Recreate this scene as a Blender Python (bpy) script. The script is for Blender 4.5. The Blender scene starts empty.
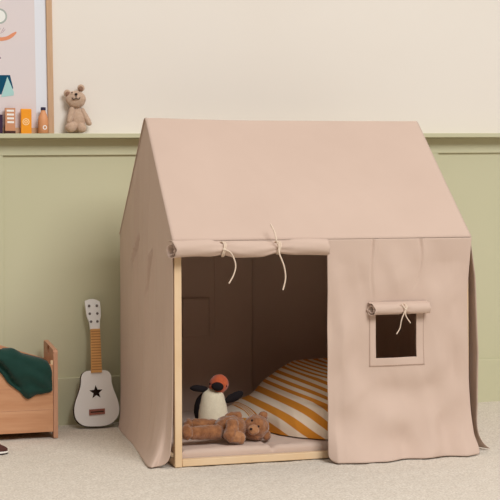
import bpy, bmesh, math, random
from mathutils import Vector, noise, Matrix
random.seed(7)
PI = math.pi
scene = bpy.context.scene
COL = scene.collection

# ------------------------------------------------------------------ camera
F, CX, CY, CZ, YAW, HOR, ROLL = 1434.75, -1.4452, -6.095, 1.1841, 0.2859, 195.9, -0.0049
TW, TD, HW, HR = 1.4, 1.2087, 0.9869, 1.555          # tent width, depth, eave and ridge heights
WY, WA = 1.3595, 0.0302                               # back wall distance and angle
TILT = 0.0098
cam_data = bpy.data.cameras.new('camera'); cam = bpy.data.objects.new('camera', cam_data); COL.objects.link(cam)
cam.location = (CX, CY, CZ)
cam.rotation_euler = (Matrix.Rotation(-YAW, 3, 'Z') @ Matrix.Rotation(PI/2, 3, 'X') @ Matrix.Rotation(ROLL, 3, 'Z')).to_euler()
cam_data.sensor_width = 36; cam_data.lens = F/500*36
cam_data.shift_y = -(250-HOR)/500
scene.camera = cam

def ray(u, v):
    a, b = u-250, v-HOR
    c, s = math.cos(ROLL), math.sin(ROLL)
    x, y = c*a+s*b, -s*a+c*b
    return Vector((math.sin(YAW)*F+math.cos(YAW)*x, math.cos(YAW)*F-math.sin(YAW)*x, -y))/F
C0 = Vector((CX, CY, CZ))
def atY(u, v, Y):                                      # measured point on a plane of constant depth
    r = ray(u, v); return C0+r*((Y-CY)/r.y)
def atX(u, v, X):
    r = ray(u, v); return C0+r*((X-CX)/r.x)
def floor_at(u, v, z=0.0):
    r = ray(u, v); return C0+r*((z-CZ)/r.z)
def wall_at(u, v, off=0.0):
    n = Vector((math.sin(WA), -math.cos(WA), 0)); p0 = Vector((0, WY, 0))+n*off
    r = ray(u, v); return C0+r*((p0-C0).dot(n)/r.dot(n))
def WP(s, off, z):                                     # wall coordinates
    return Vector((s*math.cos(WA)+off*math.sin(WA), WY+s*math.sin(WA)-off*math.cos(WA), z))
def S_of(p): return (p.x*math.cos(WA)+(p.y-WY)*math.sin(WA))
def N(x, y=0, z=0): return noise.noise(Vector((x, y, z)))

# ------------------------------------------------------------------ materials
def srgb(c):
    return tuple(((v/255)/12.92 if v/255 <= .04045 else ((v/255+.055)/1.055)**2.4) for v in c)+(1,)
def mat(name, c, rough=.85, c2=None, nscale=8, stretch=(1, 1, 1), bump=0, bscale=200, detail=4, sheen=0, metal=0):
    m = bpy.data.materials.new(name); m.use_nodes = True
    nt = m.node_tree; b = nt.nodes['Principled BSDF']
    b.inputs['Roughness'].default_value = rough; b.inputs['Metallic'].default_value = metal
    b.inputs['Base Color'].default_value = srgb(c)
    b.inputs['Specular IOR Level'].default_value = .25
    if sheen:
        b.inputs['Sheen Weight'].default_value = sheen
        b.inputs['Sheen Roughness'].default_value = .5
    tc = nt.nodes.new('ShaderNodeTexCoord')
    if c2 is not None:
        mp = nt.nodes.new('ShaderNodeMapping'); mp.inputs['Scale'].default_value = stretch
        n = nt.nodes.new('ShaderNodeTexNoise'); n.inputs['Scale'].default_value = nscale; n.inputs['Detail'].default_value = detail
        r = nt.nodes.new('ShaderNodeValToRGB')
        r.color_ramp.elements[0].position = .35; r.color_ramp.elements[0].color = srgb(c)
        r.color_ramp.elements[1].position = .755; r.color_ramp.elements[1].color = srgb(c2)
        nt.links.new(tc.outputs['Object'], mp.inputs['Vector']); nt.links.new(mp.outputs[0], n.inputs['Vector'])
        nt.links.new(n.outputs['Fac'], r.inputs['Fac']); nt.links.new(r.outputs['Color'], b.inputs['Base Color'])
    if bump:
        n2 = nt.nodes.new('ShaderNodeTexNoise'); n2.inputs['Scale'].default_value = bscale; n2.inputs['Detail'].default_value = 5
        bp = nt.nodes.new('ShaderNodeBump'); bp.inputs['Strength'].default_value = bump; bp.inputs['Distance'].default_value = .004
        nt.links.new(tc.outputs['Object'], n2.inputs['Vector']); nt.links.new(n2.outputs['Fac'], bp.inputs['Height'])
        nt.links.new(bp.outputs[0], b.inputs['Normal'])
    return m
M = {}
M['cream'] = mat('cream_paint', (234, 226, 215), .9, (236, 229, 219), 1.2, bump=.05, bscale=60)
M['green'] = mat('sage_paint', (199, 196, 163), .75, (202, 198, 167), 1.5, bump=.04, bscale=60)
M['carpet'] = mat('carpet_wool', (198, 188, 174), .95, (232, 224, 211), 130, bump=.4, bscale=300, detail=8)
M['cloth'] = mat('rose_cotton', (202, 178, 162), .9, (206, 182, 166), 3, bump=.12, bscale=420, sheen=.1)
M['thread_rose'] = mat('rose_thread', (150, 118, 102), .9)
M['cord'] = mat('cotton_cord', (222, 202, 182), .85, bump=.2, bscale=500)
M['pine'] = mat('pale_pine', (224, 192, 152), .55, (232, 205, 170), 5, (1, 1, 1), bump=.03)
M['beech'] = mat('beech_board', (196, 142, 104), .5, (212, 162, 124), 3, (1.2, 1, 14), bump=.02)
M['beech_end'] = mat('beech_end', (188, 140, 112), .5, (200, 152, 122), 3, (12, 12, 1), bump=.02)
M['oakframe'] = mat('oak_frame', (196, 158, 124), .5, (208, 172, 138), 6, (14, 14, 1), bump=.02)
M['mat_board'] = mat('mat_board', (228, 230, 236), .9)
M['print'] = mat('print_paper', (226, 214, 212), .9, (222, 212, 212), 3)
M['ring'] = mat('print_grey', (176, 182, 174), .9)
M['white'] = mat('print_white', (240, 240, 234), .9)
M['coral'] = mat('print_coral', (228, 150, 112), .9)
M['mauve'] = mat('print_mauve', (170, 140, 150), .9)
M['teal'] = mat('print_teal', (14, 76, 104), .9)
M['mint'] = mat('print_mint', (172, 212, 208), .9)
M['plum'] = mat('plum_paint', (58, 34, 60), .6)
M['tan'] = mat('tan_card', (205, 145, 108), .6)
M['stripe'] = mat('card_white', (244, 238, 230), .6)
M['orange'] = mat('orange_paint', (246, 160, 34), .5, (240, 150, 28), 9)
M['palering'] = mat('emblem_pale', (255, 228, 178), .6)
M['peach'] = mat('peach_paint', (222, 158, 112), .5, (214, 150, 104), 8)
M['navy'] = mat('navy_cap', (44, 44, 72), .5)
M['darkbase'] = mat('dark_base', (72, 40, 34), .6)
M['knit'] = mat('beige_knit', (190, 160, 136), .95, (204, 176, 152), 90, bump=.7, bscale=160, sheen=.3)
M['knit_dark'] = mat('brown_knit', (146, 112, 92), .95, bump=.5, bscale=160)
M['thread'] = mat('black_thread', (40, 28, 26), .8)
M['fur'] = mat('brown_plush', (132, 84, 50), .95, (172, 116, 74), 45, bump=1, bscale=140, detail=8, sheen=.5)
M['fur_light'] = mat('tan_plush', (164, 112, 72), .95, (180, 128, 88), 45, bump=1, bscale=140, detail=8, sheen=.5)
M['felt_white'] = mat('cream_plush', (236, 224, 196), .95, (226, 212, 184), 60, bump=.5, bscale=200, sheen=.3)
M['felt_black'] = mat('black_plush', (30, 24, 26), .95, bump=.5, bscale=200)
M['felt_rust'] = mat('rust_plush', (204, 98, 58), .95, (192, 88, 52), 60, bump=.5, bscale=200, sheen=.3)
M['jersey'] = mat('green_jersey', (20, 54, 46), .9, (25, 62, 53), 10, bump=.3, bscale=300, sheen=.15)
M['gwhite'] = mat('white_lacquer', (240, 238, 234), .45)
M['gdark'] = mat('dark_stain', (62, 40, 28), .5)
M['fret_wood'] = mat('fretboard_wood', (222, 170, 104), .5, (206, 152, 88), 12)
M['fret_line'] = mat('fret_brown', (170, 116, 70), .5)
M['bridge'] = mat('bridge_wood', (150, 92, 76), .5, (170, 108, 90), 30)
M['metal'] = mat('peg_metal', (120, 112, 108), .35, metal=.8)
M['shoe'] = mat('brown_canvas', (84, 50, 44), .8, bump=.3)
M['rubber'] = mat('white_rubber', (236, 230, 220), .6)
M['outsole'] = mat('dark_rubber', (50, 36, 32), .7)

def striped():
    m = bpy.data.materials.new('ochre_stripes'); m.use_nodes = True
    nt = m.node_tree; b = nt.nodes['Principled BSDF']; b.inputs['Roughness'].default_value = .9
    b.inputs['Specular IOR Level'].default_value = .2
    a = nt.nodes.new('ShaderNodeAttribute'); a.attribute_name = 'stripe'
    fr = nt.nodes.new('ShaderNodeMath'); fr.operation = 'FRACT'
    r = nt.nodes.new('ShaderNodeValToRGB'); r.color_ramp.interpolation = 'LINEAR'
    e = r.color_ramp.elements
    e[0].position = 0; e[0].color = srgb((214, 140, 50)); e[1].position = .45; e[1].color = srgb((214, 140, 50))
    for p, c in ((.49, (240, 222, 200)), (.96, (240, 222, 200)), (1, (214, 140, 50))):
        x = e.new(p); x.color = srgb(c)
    nt.links.new(a.outputs['Fac'], fr.inputs[0]); nt.links.new(fr.outputs[0], r.inputs['Fac'])
    nt.links.new(r.outputs['Color'], b.inputs['Base Color'])
    return m
M['duvet'] = striped()

# ------------------------------------------------------------------ builders
class MB:
    def __init__(s): s.v = []; s.f = []; s.mi = []; s.mats = []
    def mid(s, m):
        if m not in s.mats: s.mats.append(m)
        return s.mats.index(m)
    def add(s, vs, fs, m='cloth'):
        k = len(s.v); s.v += [Vector(p) for p in vs]; i = s.mid(m)
        for f in fs: s.f.append([k+q for q in f]); s.mi.append(i)
        return s
    def hexa(s, c, m):                                  # 8 corners: bottom 4 then top 4
        return s.add(c, [(3, 2, 1, 0), (4, 5, 6, 7), (0, 1, 5, 4), (1, 2, 6, 5), (2, 3, 7, 6), (3, 0, 4, 7)], m)
    def box(s, a, b, m):
        x0, y0, z0 = a; x1, y1, z1 = b
        return s.hexa([(x0, y0, z0), (x1, y0, z0), (x1, y1, z0), (x0, y1, z0), (x0, y0, z1), (x1, y0, z1), (x1, y1, z1), (x0, y1, z1)], m)
    def bar(s, p, q, w, h, m, up=(0, 0, 1)):
        p, q = Vector(p), Vector(q); d = (q-p).normalized(); u = Vector(up)
        a = d.cross(u).normalized(); b = a.cross(d).normalized()
        c = []
        for o in (p, q):
            c += [o-a*w/2-b*h/2, o+a*w/2-b*h/2, o+a*w/2+b*h/2, o-a*w/2+b*h/2]
        return s.hexa(c, m)
    def tube(s, pts, rad, m, n=10):
        pts = [Vector(p) for p in pts]; k = len(pts)
        if not hasattr(rad, '__len__'): rad = [rad]*k
        vs = []; ref = None
        for i, p in enumerate(pts):
            d = (pts[min(i+1, k-1)]-pts[max(i-1, 0)]).normalized()
            if ref is None: ref = Vector((0, 0, 1)) if abs(d.z) < .9 else Vector((0, 1, 0))
            a = d.cross(ref).normalized(); b = a.cross(d).normalized(); ref = b
            for j in range(n):
                t = 2*PI*j/n; vs.append(p+(a*math.cos(t)+b*math.sin(t))*rad[i])
        fs = [(i*n+j, i*n+(j+1) % n, (i+1)*n+(j+1) % n, (i+1)*n+j) for i in range(k-1) for j in range(n)]
        fs.append(tuple(range(n-1, -1, -1))); fs.append(tuple((k-1)*n+j for j in range(n)))
        return s.add(vs, fs, m)
    def capsule(s, p, q, r0, r1, m, n=24, flat=1.0):
        p, q = Vector(p), Vector(q); d = (q-p).normalized(); pts = []; rr = []
        for i in range(9):
            t = PI/2*(1-i/8); pts.append(p-d*r0*math.sin(t)); rr.append(max(r0*math.cos(t), .0004))
        for i in range(1, 8):
            t = i/8; pts.append(p.lerp(q, t)); rr.append(r0+(r1-r0)*t)
        for i in range(9):
            t = PI/2*i/8; pts.append(q+d*r1*math.sin(t)); rr.append(max(r1*math.cos(t), .0004))
        return s.tube(pts, rr, m, n)
    def ell(s, c, r, m, rot=None, sub=4):
        bm = bmesh.new(); bmesh.ops.create_icosphere(bm, subdivisions=sub, radius=1)
        R = rot.to_3x3() if rot else Matrix.Identity(3)
        vs = [Vector(c)+R @ Vector((v.co.x*r[0], v.co.y*r[1], v.co.z*r[2])) for v in bm.verts]
        fs = [tuple(v.index for v in f.verts) for f in bm.faces]; bm.free()
        return s.add(vs, fs, m)
    def lathe(s, c, prof, m, n=28, axis='Z', sq=1.0):
        vs = []; k = len(prof); c = Vector(c)
        for r, h in prof:
            for j in range(n):
                t = 2*PI*j/n; a, b = r*math.cos(t), r*math.sin(t)*sq
                vs.append(c+(Vector((a, b, h)) if axis == 'Z' else Vector((a, -h, b))))
        fs = [(i*n+j, i*n+(j+1) % n, (i+1)*n+(j+1) % n, (i+1)*n+j) for i in range(k-1) for j in range(n)]
        fs.append(tuple(range(n-1, -1, -1))); fs.append(tuple((k-1)*n+j for j in range(n)))
        return s.add(vs, fs, m)
    def noise(s, amp, sc, seed=0):                      # displace everything collected so far
        for i, v in enumerate(s.v):
            s.v[i] = v+Vector((N(v.x*sc+seed, v.y*sc, v.z*sc), N(v.x*sc+seed+9, v.y*sc, v.z*sc), N(v.x*sc, v.y*sc+seed+5, v.z*sc)))*amp
        return s
    def build(s, name, parent=None, loc=None, bevel=0, smooth=True, solid=0, solid_off=0, angle=40):
        me = bpy.data.meshes.new(name)
        o = bpy.data.objects.new(name, me); COL.objects.link(o)
        if parent is not None:
            o.parent = parent; root = parent
            while root.parent: root = root.parent
            off = Vector(root.location)
        else:
            off = Vector(loc) if loc is not None else Vector((0, 0, 0)); o.location = off
        me.from_pydata([tuple(v-off) for v in s.v], [], s.f)
        for m in s.mats: me.materials.append(M[m])
        me.polygons.foreach_set('material_index', s.mi)
        bm = bmesh.new(); bm.from_mesh(me); bmesh.ops.recalc_face_normals(bm, faces=bm.faces); bm.to_mesh(me); bm.free()
        if smooth:
            me.polygons.foreach_set('use_smooth', [True]*len(me.polygons))
            me.set_sharp_from_angle(angle=math.radians(angle))
        if solid:
            md = o.modifiers.new('thickness', 'SOLIDIFY'); md.thickness = solid; md.offset = solid_off
        if bevel:
            md = o.modifiers.new('bevel', 'BEVEL'); md.width = bevel; md.segments = 2; md.limit_method = 'ANGLE'
        return o
def tag(o, label, cat=None, group=None, kind=None):
    if label: o['label'] = label
    if cat: o['category'] = cat
    if group: o['group'] = group
    if kind: o['kind'] = kind
    return o
def thing(name, loc, label, cat, group=None):
    o = bpy.data.objects.new(name, None); COL.objects.link(o); o.location = loc; o.empty_display_size = .1
    return tag(o, label, cat, group)
def struct(o): o['kind'] = 'structure'; return o
def smoothpath(P, n=8):                                 # Catmull-Rom
    P = [Vector(p) for p in P]; out = []
    for i in range(len(P)-1):
        a, b, c, d = P[max(i-1, 0)], P[i], P[i+1], P[min(i+2, len(P)-1)]
        for k in range(n):
            t = k/n
            out.append(.5*((2*b)+(c-a)*t+(2*a-5*b+4*c-d)*t*t+(3*b-a-3*c+d)*t**3))
    out.append(P[-1]); return out
def closedpath(P, n=6):
    P = [Vector(p) for p in P]; out = []; L = len(P)
    for i in range(L):
        a, b, c, d = P[i-1], P[i], P[(i+1) % L], P[(i+2) % L]
        for k in range(n):
            t = k/n
            out.append(.5*((2*b)+(c-a)*t+(2*a-5*b+4*c-d)*t*t+(3*b-a-3*c+d)*t**3))
    return out
def interp(x, pts):
    if x <= pts[0][0]: return pts[0][1]
    for (a, b), (c, d) in zip(pts, pts[1:]):
        if x <= c: return b+(d-b)*(x-a)/(c-a)
    return pts[-1][1]
def sstep(a, b, x):
    t = max(0, min(1, (x-a)/(b-a))); return t*t*(3-2*t)
def linspace(a, b, n): return [a+(b-a)*i/(n-1) for i in range(n)]
def plate(outs, th, T, mb, m):
    """flat outline(s) with holes (2D lists) extruded to thickness th; T maps (x,y,z)->world"""
    cu = bpy.data.curves.new('tmp', 'CURVE'); cu.dimensions = '2D'; cu.fill_mode = 'BOTH'; cu.extrude = th/2
    for o in outs:
        sp = cu.splines.new('POLY'); sp.points.add(len(o)-1)
        for i, p in enumerate(o): sp.points[i].co = (p[0], p[1], 0, 1)
        sp.use_cyclic_u = True
    ob = bpy.data.objects.new('tmp', cu); COL.objects.link(ob)
    bpy.context.view_layer.update()
    me = ob.evaluated_get(bpy.context.evaluated_depsgraph_get()).to_mesh()
    mb.add([T(v.co.x, v.co.y, v.co.z) for v in me.vertices], [tuple(p.vertices) for p in me.polygons], m)
    bpy.data.objects.remove(ob); bpy.data.curves.remove(cu)
def weld(o, d=.00005):
    bm = bmesh.new(); bm.from_mesh(o.data); bmesh.ops.remove_doubles(bm, verts=bm.verts, dist=d)
    bmesh.ops.recalc_face_normals(bm, faces=bm.faces); bm.to_mesh(o.data); bm.free()

# ------------------------------------------------------------------ room
def wbox(mb, s0, s1, o0, o1, z0, z1, m, tilt=TILT):
    c = []
    for z in (z0, z1):
        for s, o in ((s0, o1), (s1, o1), (s1, o0), (s0, o0)): c.append(WP(s, o, z+tilt*s))
    mb.hexa(c, m)
def build_room():
    HS = 1.489
    mb = MB(); wbox(mb, -4, 5, -.12, 0, -.1, HS+.01, 'green', 0.0)
    wbox(mb, -4, 5, -.12, .004, HS-.012, 2.9, 'cream')
    struct(mb.build('wall_back', smooth=False))
    mb = MB(); wbox(mb, -4, 5, 0.001, .095, HS, HS+.024, 'green')
    struct(mb.build('trim_1', bevel=.003))                       # the shelf along the wall
    sA, sB = S_of(wall_at(3.5, 250, .014)), S_of(wall_at(438.5, 154, .014))
    mb = MB(); wbox(mb, -4, 5, 0.0005, .014, HS-.086, HS-.0005, 'green')
    for a, b in ((sA-.09, sA), (sB-.09, sB)): wbox(mb, a, b, 0.0005, .0138, .2, HS-.086, 'green')
    struct(mb.build('trim_2', bevel=.002))
    # baseboard
    zb = wall_at(65, 378, .015).z
    mb = MB(); wbox(mb, -4, 5, 0.0005, .016, -.08, zb, 'green', 0)
    struct(mb.build('baseboard_back', bevel=.003))
    # floor: carpet with a short uneven pile, fine where the photo looks
    def axis(a, b, c, d, fine, coarse):
        r = [a]
        while r[-1] < b-1e-6: r.append(min(r[-1]+coarse, b))
        while r[-1] < c-1e-6: r.append(min(r[-1]+fine, c))
        while r[-1] < d-1e-6: r.append(min(r[-1]+coarse, d))
        return r
    xs = axis(-5, -1.1, 2.45, 5.5, .007, .3); ys = axis(-7.5, -1.0, 1.62, 1.8, .0075, .3)
    nx = len(xs); vs = []
    for y in ys:
        for x in xs:
            z = 0
            if -1.05 < x < 2.4 and -.95 < y < 1.6:
                z = .0022*N(x*95, y*95)+.0018*N(x*30+5, y*30)+.003*N(x*9, y*9, 3)-.003
            vs.append((x+.003*N(x*90, y*90, 4), y, z))
    fs = [(j*nx+i, j*nx+i+1, (j+1)*nx+i+1, (j+1)*nx+i) for j in range(len(ys)-1) for i in range(nx-1)]
    me = bpy.data.meshes.new('floor'); me.from_pydata(vs, [], fs); me.materials.append(M['carpet'])
    me.polygons.foreach_set('use_smooth', [True]*len(me.polygons))
    o = bpy.data.objects.new('floor', me); COL.objects.link(o); struct(o)
build_room()

# ------------------------------------------------------------------ tent
tent = thing('play_tent', (TW/2, TD/2, 0), 'dusty rose fabric house-shaped play tent on a pine frame, door rolled up', 'play tent')
P = .033
def build_frame():
    for x in (0, TW-P):
        for y in (0, TD-P):
            xo = 0 if y == 0 else (.022 if x == 0 else -.022)
            MB().box((x+xo, y, 0), (x+xo+P, y+P, HW-.02), 'pine').build('post', tent, bevel=.003)
    for y in (0.0005, TD-P-.0005):
        MB().box((P+.0005, y, .002), (TW-P-.0005, y+P, P), 'pine').build('bottom_rail', tent, bevel=.003)
        MB().box((P+.0005, y, HW-.02-P), (TW-P-.0005, y+P, HW-.022), 'pine').build('eave_rail', tent, bevel=.003)
    for x in (0.0005, TW-P-.0005):
        MB().bar((x+P/2, P+.0005, P/2), (x+P/2+(.022 if x < .5 else -.022), TD-P-.0005, P/2), P-.002, P-.002, 'pine').build('side_rail', tent, bevel=.003)
        for y, in ((P/2,), (TD-P/2,)):
            xi = x+P/2+(.008 if x < .5 else -.008); xt = x+P/2+(.040 if x < .5 else -.040)
            MB().bar((xi, y+(.012 if y < .5 else -.012), HW-.035), (xt, TD/2+(-.018 if y < .5 else .018), HR-.085), .028, .028, 'pine', up=(1, 0, 0)).build('rafter', tent, bevel=.003)
    MB().box((.02, TD/2-P/2, HR-.060), (TW-.02, TD/2+P/2, HR-.030), 'pine').build('ridge_pole', tent, bevel=.003)
build_frame()

E_ = .010
INS = .012
def grid_sheet(us, vs, fn, hole=None):
    nu = len(us); V = [fn(u, v) for v in vs for u in us]; Fc = []
    for j in range(len(vs)-1):
        for i in range(nu-1):
            uc, vc = (us[i]+us[i+1])/2, (vs[j]+vs[j+1])/2
            if hole and hole[0] < uc < hole[1] and hole[2] < vc < hole[3]: continue
            Fc.append((j*nu+i, j*nu+i+1, (j+1)*nu+i+1, (j+1)*nu+i))
    return V, Fc
# roof: one sheet from the front eave over the ridge to the back eave
def roof():
    us = linspace(0, 1, 100); vs = linspace(0, 1, 90)
    xl, xr = -E_, TW+E_
    def fn(u, v):
        y0, y1 = -E_-.004, TD+E_+.004
        y = y0+(y1-y0)*v; t = abs(v-.5)*2
        z = HR-(HR-HW)*t + .002+.014*(1-t)
        z += -.010*math.exp(-(t/.03)**2)
        sag = math.sin(PI*t)*(.014*math.sin(PI*u)+.004)
        z -= sag*.8
        ins = INS*(1-t)
        x = xl+ins+(xr-xl-2*ins)*u+(.009*(1-u)*t if v > .5 else 0)
        # gable edge pulls in slightly between ridge and eave
        w = .012*N(x*2.6-y*3, y*3.5, 1.3)+.009*N(x*1.6+z*4.0, z*2.0, 4.1)+.003*N(x*9+z*9, z*7, 2)
        w += .0035*math.exp(-((x-.35-.4*(t))/.05)**2)*math.sin(PI*t)
        w *= min(1, u*10, (1-u)*10, t*12+.2, (1-t)*8+.1)
        # ridge slightly sagging between poles
        z += -.006*math.sin(PI*u)*math.exp(-t*8)
        return Vector((x, y-(w*.7 if v < .5 else -w*.7), z+w*.7))
    V, Fc = grid_sheet(us, vs, fn)
    MB().add(V, Fc, 'cloth').build('roof', tent, solid=.0025, angle=60)
roof()
def ztop(y):
    t = max(0, min(1, abs(y-TD/2)/(TD/2))); return HR-(HR-HW)*t
# gable panels
def resample(P, k):
    L = [0]
    for a, b in zip(P, P[1:]): L.append(L[-1]+(b-a).length)
    out = []
    for i in range(k):
        d = L[-1]*i/(k-1); j = 0
        while j < len(L)-2 and L[j+1] < d: j += 1
        t = (d-L[j])/max(1e-9, L[j+1]-L[j]); out.append(P[j].lerp(P[j+1], t))
    return out
DARTS = [(atX(138, 232, -.01), atX(131, 278, -.01)), (atX(152.5, 248, -.01), atX(145, 298, -.01))]
def gable(side):
    nu, nv = (240, 110) if side < 0 else (90, 80)
    if side < 0:
        hem = [floor_at(*q) for q in ((166, 466), (157, 467.6), (147.5, 467.6), (138, 455.5), (131.5, 446), (119.5, 433.5))]
        hem[0] = Vector((-.035, -.006, 0)); hem += [Vector((-.036, TD*.95, 0)), Vector((-.022, TD+.01, 0))]
        hem = resample(smoothpath(hem, 8), nu)
    else:
        hem = [Vector((TW+.112, .00, 0)), Vector((TW+.066, .10, 0)), Vector((TW+.04, .3, 0)), Vector((TW+.035, .8, 0)), Vector((TW+.03, TD+.01, 0))]
        hem = resample(smoothpath(hem, 8), nu)
    edge = [(0, 0), (.05, .012), (.2, .026), (.45, .034), (.8, .024), (HW, 0)]
    def fn(i, j):
        u = i/(nu-1); y = -.006+(TD+.012)*u
        zt = ztop(y)+.008; gi = INS*max(0, (zt-HW)/(HR-HW)); gi2 = gi
        base = Vector((-E_ if side < 0 else TW+E_, y, 0))
        v = j/(nv-1)
        # rounded lower front corner
        r = .07; zb = .003
        d = (hem[i]-hem[0]).length
        if side < 0 and d < r: zb = .003+(r-math.sqrt(max(0, r*r-(r-d)**2)))*.75
        z = zb+(zt-zb)*v**1.15
        h = hem[i]; w = math.exp(-(z/((.12-.05*u) if side < 0 else .045))**1.05)*.92+.08*max(0, 1-z/HW)
        p = base.lerp(h, min(1, w)); p.z = z
        lo = max(0, min(1, 1-z/HW))
        fold = .012*math.sin(u*19+z*1.5+side)*lo*math.exp(-((u-.5)/.5)**2)+.016*N(y*3.2, z*1.4, side*7)+.014*N(y*8, z*1.3, 2)+.006*N(y*17, z*3, 5)
        k = min(1, (zt-z)*8)*min(1, u*8)*min(1, (1-u)*10+.2)
        k *= min(1, z*9+.1)
        if z > HW-.05: k *= .6
        p.x += side*(abs(fold)*.8+fold*.2)*k*(1-.75*sstep(.6, 1, u))
        if side < 0: p.x += .010*u
        p.x -= side*(INS*max(0, (z-HW)/(HR-HW))+.003)
        if side > 0: p.x += interp(z, edge)*math.exp(-u*5)
        # sewn darts below the eave line
        if side < 0:
            for P0, P1 in DARTS:
                if P1.z < z < P0.z:
                    q = (P0.z-z)/(P0.z-P1.z); d = y-(P0.y+(P1.y-P0.y)*q**1.3)
                    a_ = min(1, q*8)*(1-q)**.6
                    p.x += -.016*math.exp(-((d-.014)/.010)**2)*a_+.010*math.exp(-((d+.002)/.007)**2)*a_
        return p
    V = [fn(i, j) for j in range(nv) for i in range(nu)]
    Fc = [(j*nu+i, j*nu+i+1, (j+1)*nu+i+1, (j+1)*nu+i) for j in range(nv-1) for i in range(nu-1)]
    MB().add(V, Fc, 'cloth').build('side_panel', tent, solid=.002, angle=70)
gable(-1); gable(1)
# front panel with the little window
XL = atY(327.3, 350, -E_).x
WX0, WZ1 = atY(376.5, 312, -.038).x, atY(376.5, 314, -.038).z
WX1, WZ0 = atY(417.8, 356, -.038).x, atY(400, 357.5, -.038).z
FX0, FX1 = atY(370, 330, -.038).x, atY(425.5, 330, -.038).x
FZ0, FZ1 = atY(400, 366, -.038).z, atY(400, 309, -.038).z
fhem = [(floor_at(327.3, 462.5)), floor_at(337, 463.6), floor_at(380, 461), floor_at(430, 458.2), floor_at(478.5, 454.5)]
fhem_pts = [(p.x, p.y) for p in fhem]
PLEATS = [(atY(372, 250, 0).x, .30, .0), (atY(418.5, 250, 0).x, .26, -.05)]
def front_pos(x, z, off=0):
    s = (x-XL)/(TW+E_-XL)
    hx = fhem_pts[0][0]+(fhem_pts[-1][0]-fhem_pts[0][0])*s
    hy = interp(hx, fhem_pts)
    w = math.exp(-(z/.16)**1.2)
    lo = 1-z/HW
    X = x+(hx-x)*(w*(1-s)+math.exp(-(z/.035))*s)-.022*sstep(.0, .10, z)*min(1, (HW-z)*4)*sstep(TW-.25, TW, x)
    y = -E_-.004+(hy+E_)*w
    f = .030*N(x*3.2, z*1.3, 3.3)*(.35+lo)+.034*N(x*6+z*3, z*5-x*4, 8)*(.3+lo)+.020*N(x*11+z*2, z*1.5, 1)*(.3+z)+.008*math.sin(18*(z*.8-x*.5)+5*N(x*2, z*2, 7))*sstep(.45, .1, z)+.002*N(x*14-z*9, z*12+x*9, 5)
    f += .008*math.sin(x*11+1.0+z*.8)*lo*lo
    k = min(1, (HW-z)*9)*min(1, (TW+E_-x)*12+.15)*min(1, (x-XL)*10+.3)
    wx = sstep(FX0-.12, FX0, x)*sstep(FX1+.12, FX1, x)*sstep(FZ0-.12, FZ0, z)*sstep(FZ1+.14, FZ1+.04, z); k *= 1-.55*wx
    y += f*k
    # pleats hanging from the eave seam
    for xc, ln, sl in PLEATS:
        q = (HW-z)/ln
        if q < 1:
            d = x-xc-sl*q*q-(.014 if sl else -.012)*math.sin(PI*q)
            y += .006*math.exp(-(d/.005)**2)*(1-q)**.7-.006*math.exp(-((d-.014)/.010)**2)*(1-q)
    return Vector((X, y-off, z))
def front_panel():
    xs = sorted(set([XL+(TW+E_-XL)*i/150 for i in range(151)]+[WX0, WX1]))
    zs = sorted(set([.003+(HW-.003)*i/140 for i in range(141)]+[WZ0, WZ1]))
    def fn(x, z):
        zz = z; r = .035; d = x-XL
        if d < r: zb = r-math.sqrt(max(0, r*r-(r-d)**2)); zz = z+zb*max(0, 1-z/.15)
        r2 = .012; d2 = TW+E_-x
        return front_pos(x, zz)
    V, Fc = grid_sheet(xs, zs, fn, (WX0, WX1, WZ0, WZ1))
    fp = MB().add(V, Fc, 'cloth').build('front_panel', tent, solid=.002, angle=70)
    # window facing: folded strip stitched round the opening
    mb = MB(); g = []
    xs = sorted(set(linspace(FX0, FX1, 40)+[WX0-.001, WX1+.001])); zs = sorted(set(linspace(FZ0, FZ1, 40)+[WZ0-.001, WZ1+.001]))
    V, Fc = grid_sheet(xs, zs, lambda x, z: front_pos(x, z, .0018), (WX0-.001, WX1+.001, WZ0-.001, WZ1+.001))
    mb.add(V, Fc, 'cloth').build('window_facing', fp, solid=.0012, angle=70)
    mb = MB(); e = .004
    for (a, b, c, d) in ((FX0+e, FZ0+e, FX1-e, FZ0+e), (FX0+e, FZ1, FX0+e, FZ0+e), (FX1-e, FZ1, FX1-e, FZ0+e)):
        mb.tube([front_pos(a+(c-a)*i/30, b+(d-b)*i/30, .0022) for i in range(31)], .0009, 'thread_rose', 6)
    mb.build('stitching', fp)
    return fp
fpanel = front_panel()
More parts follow.
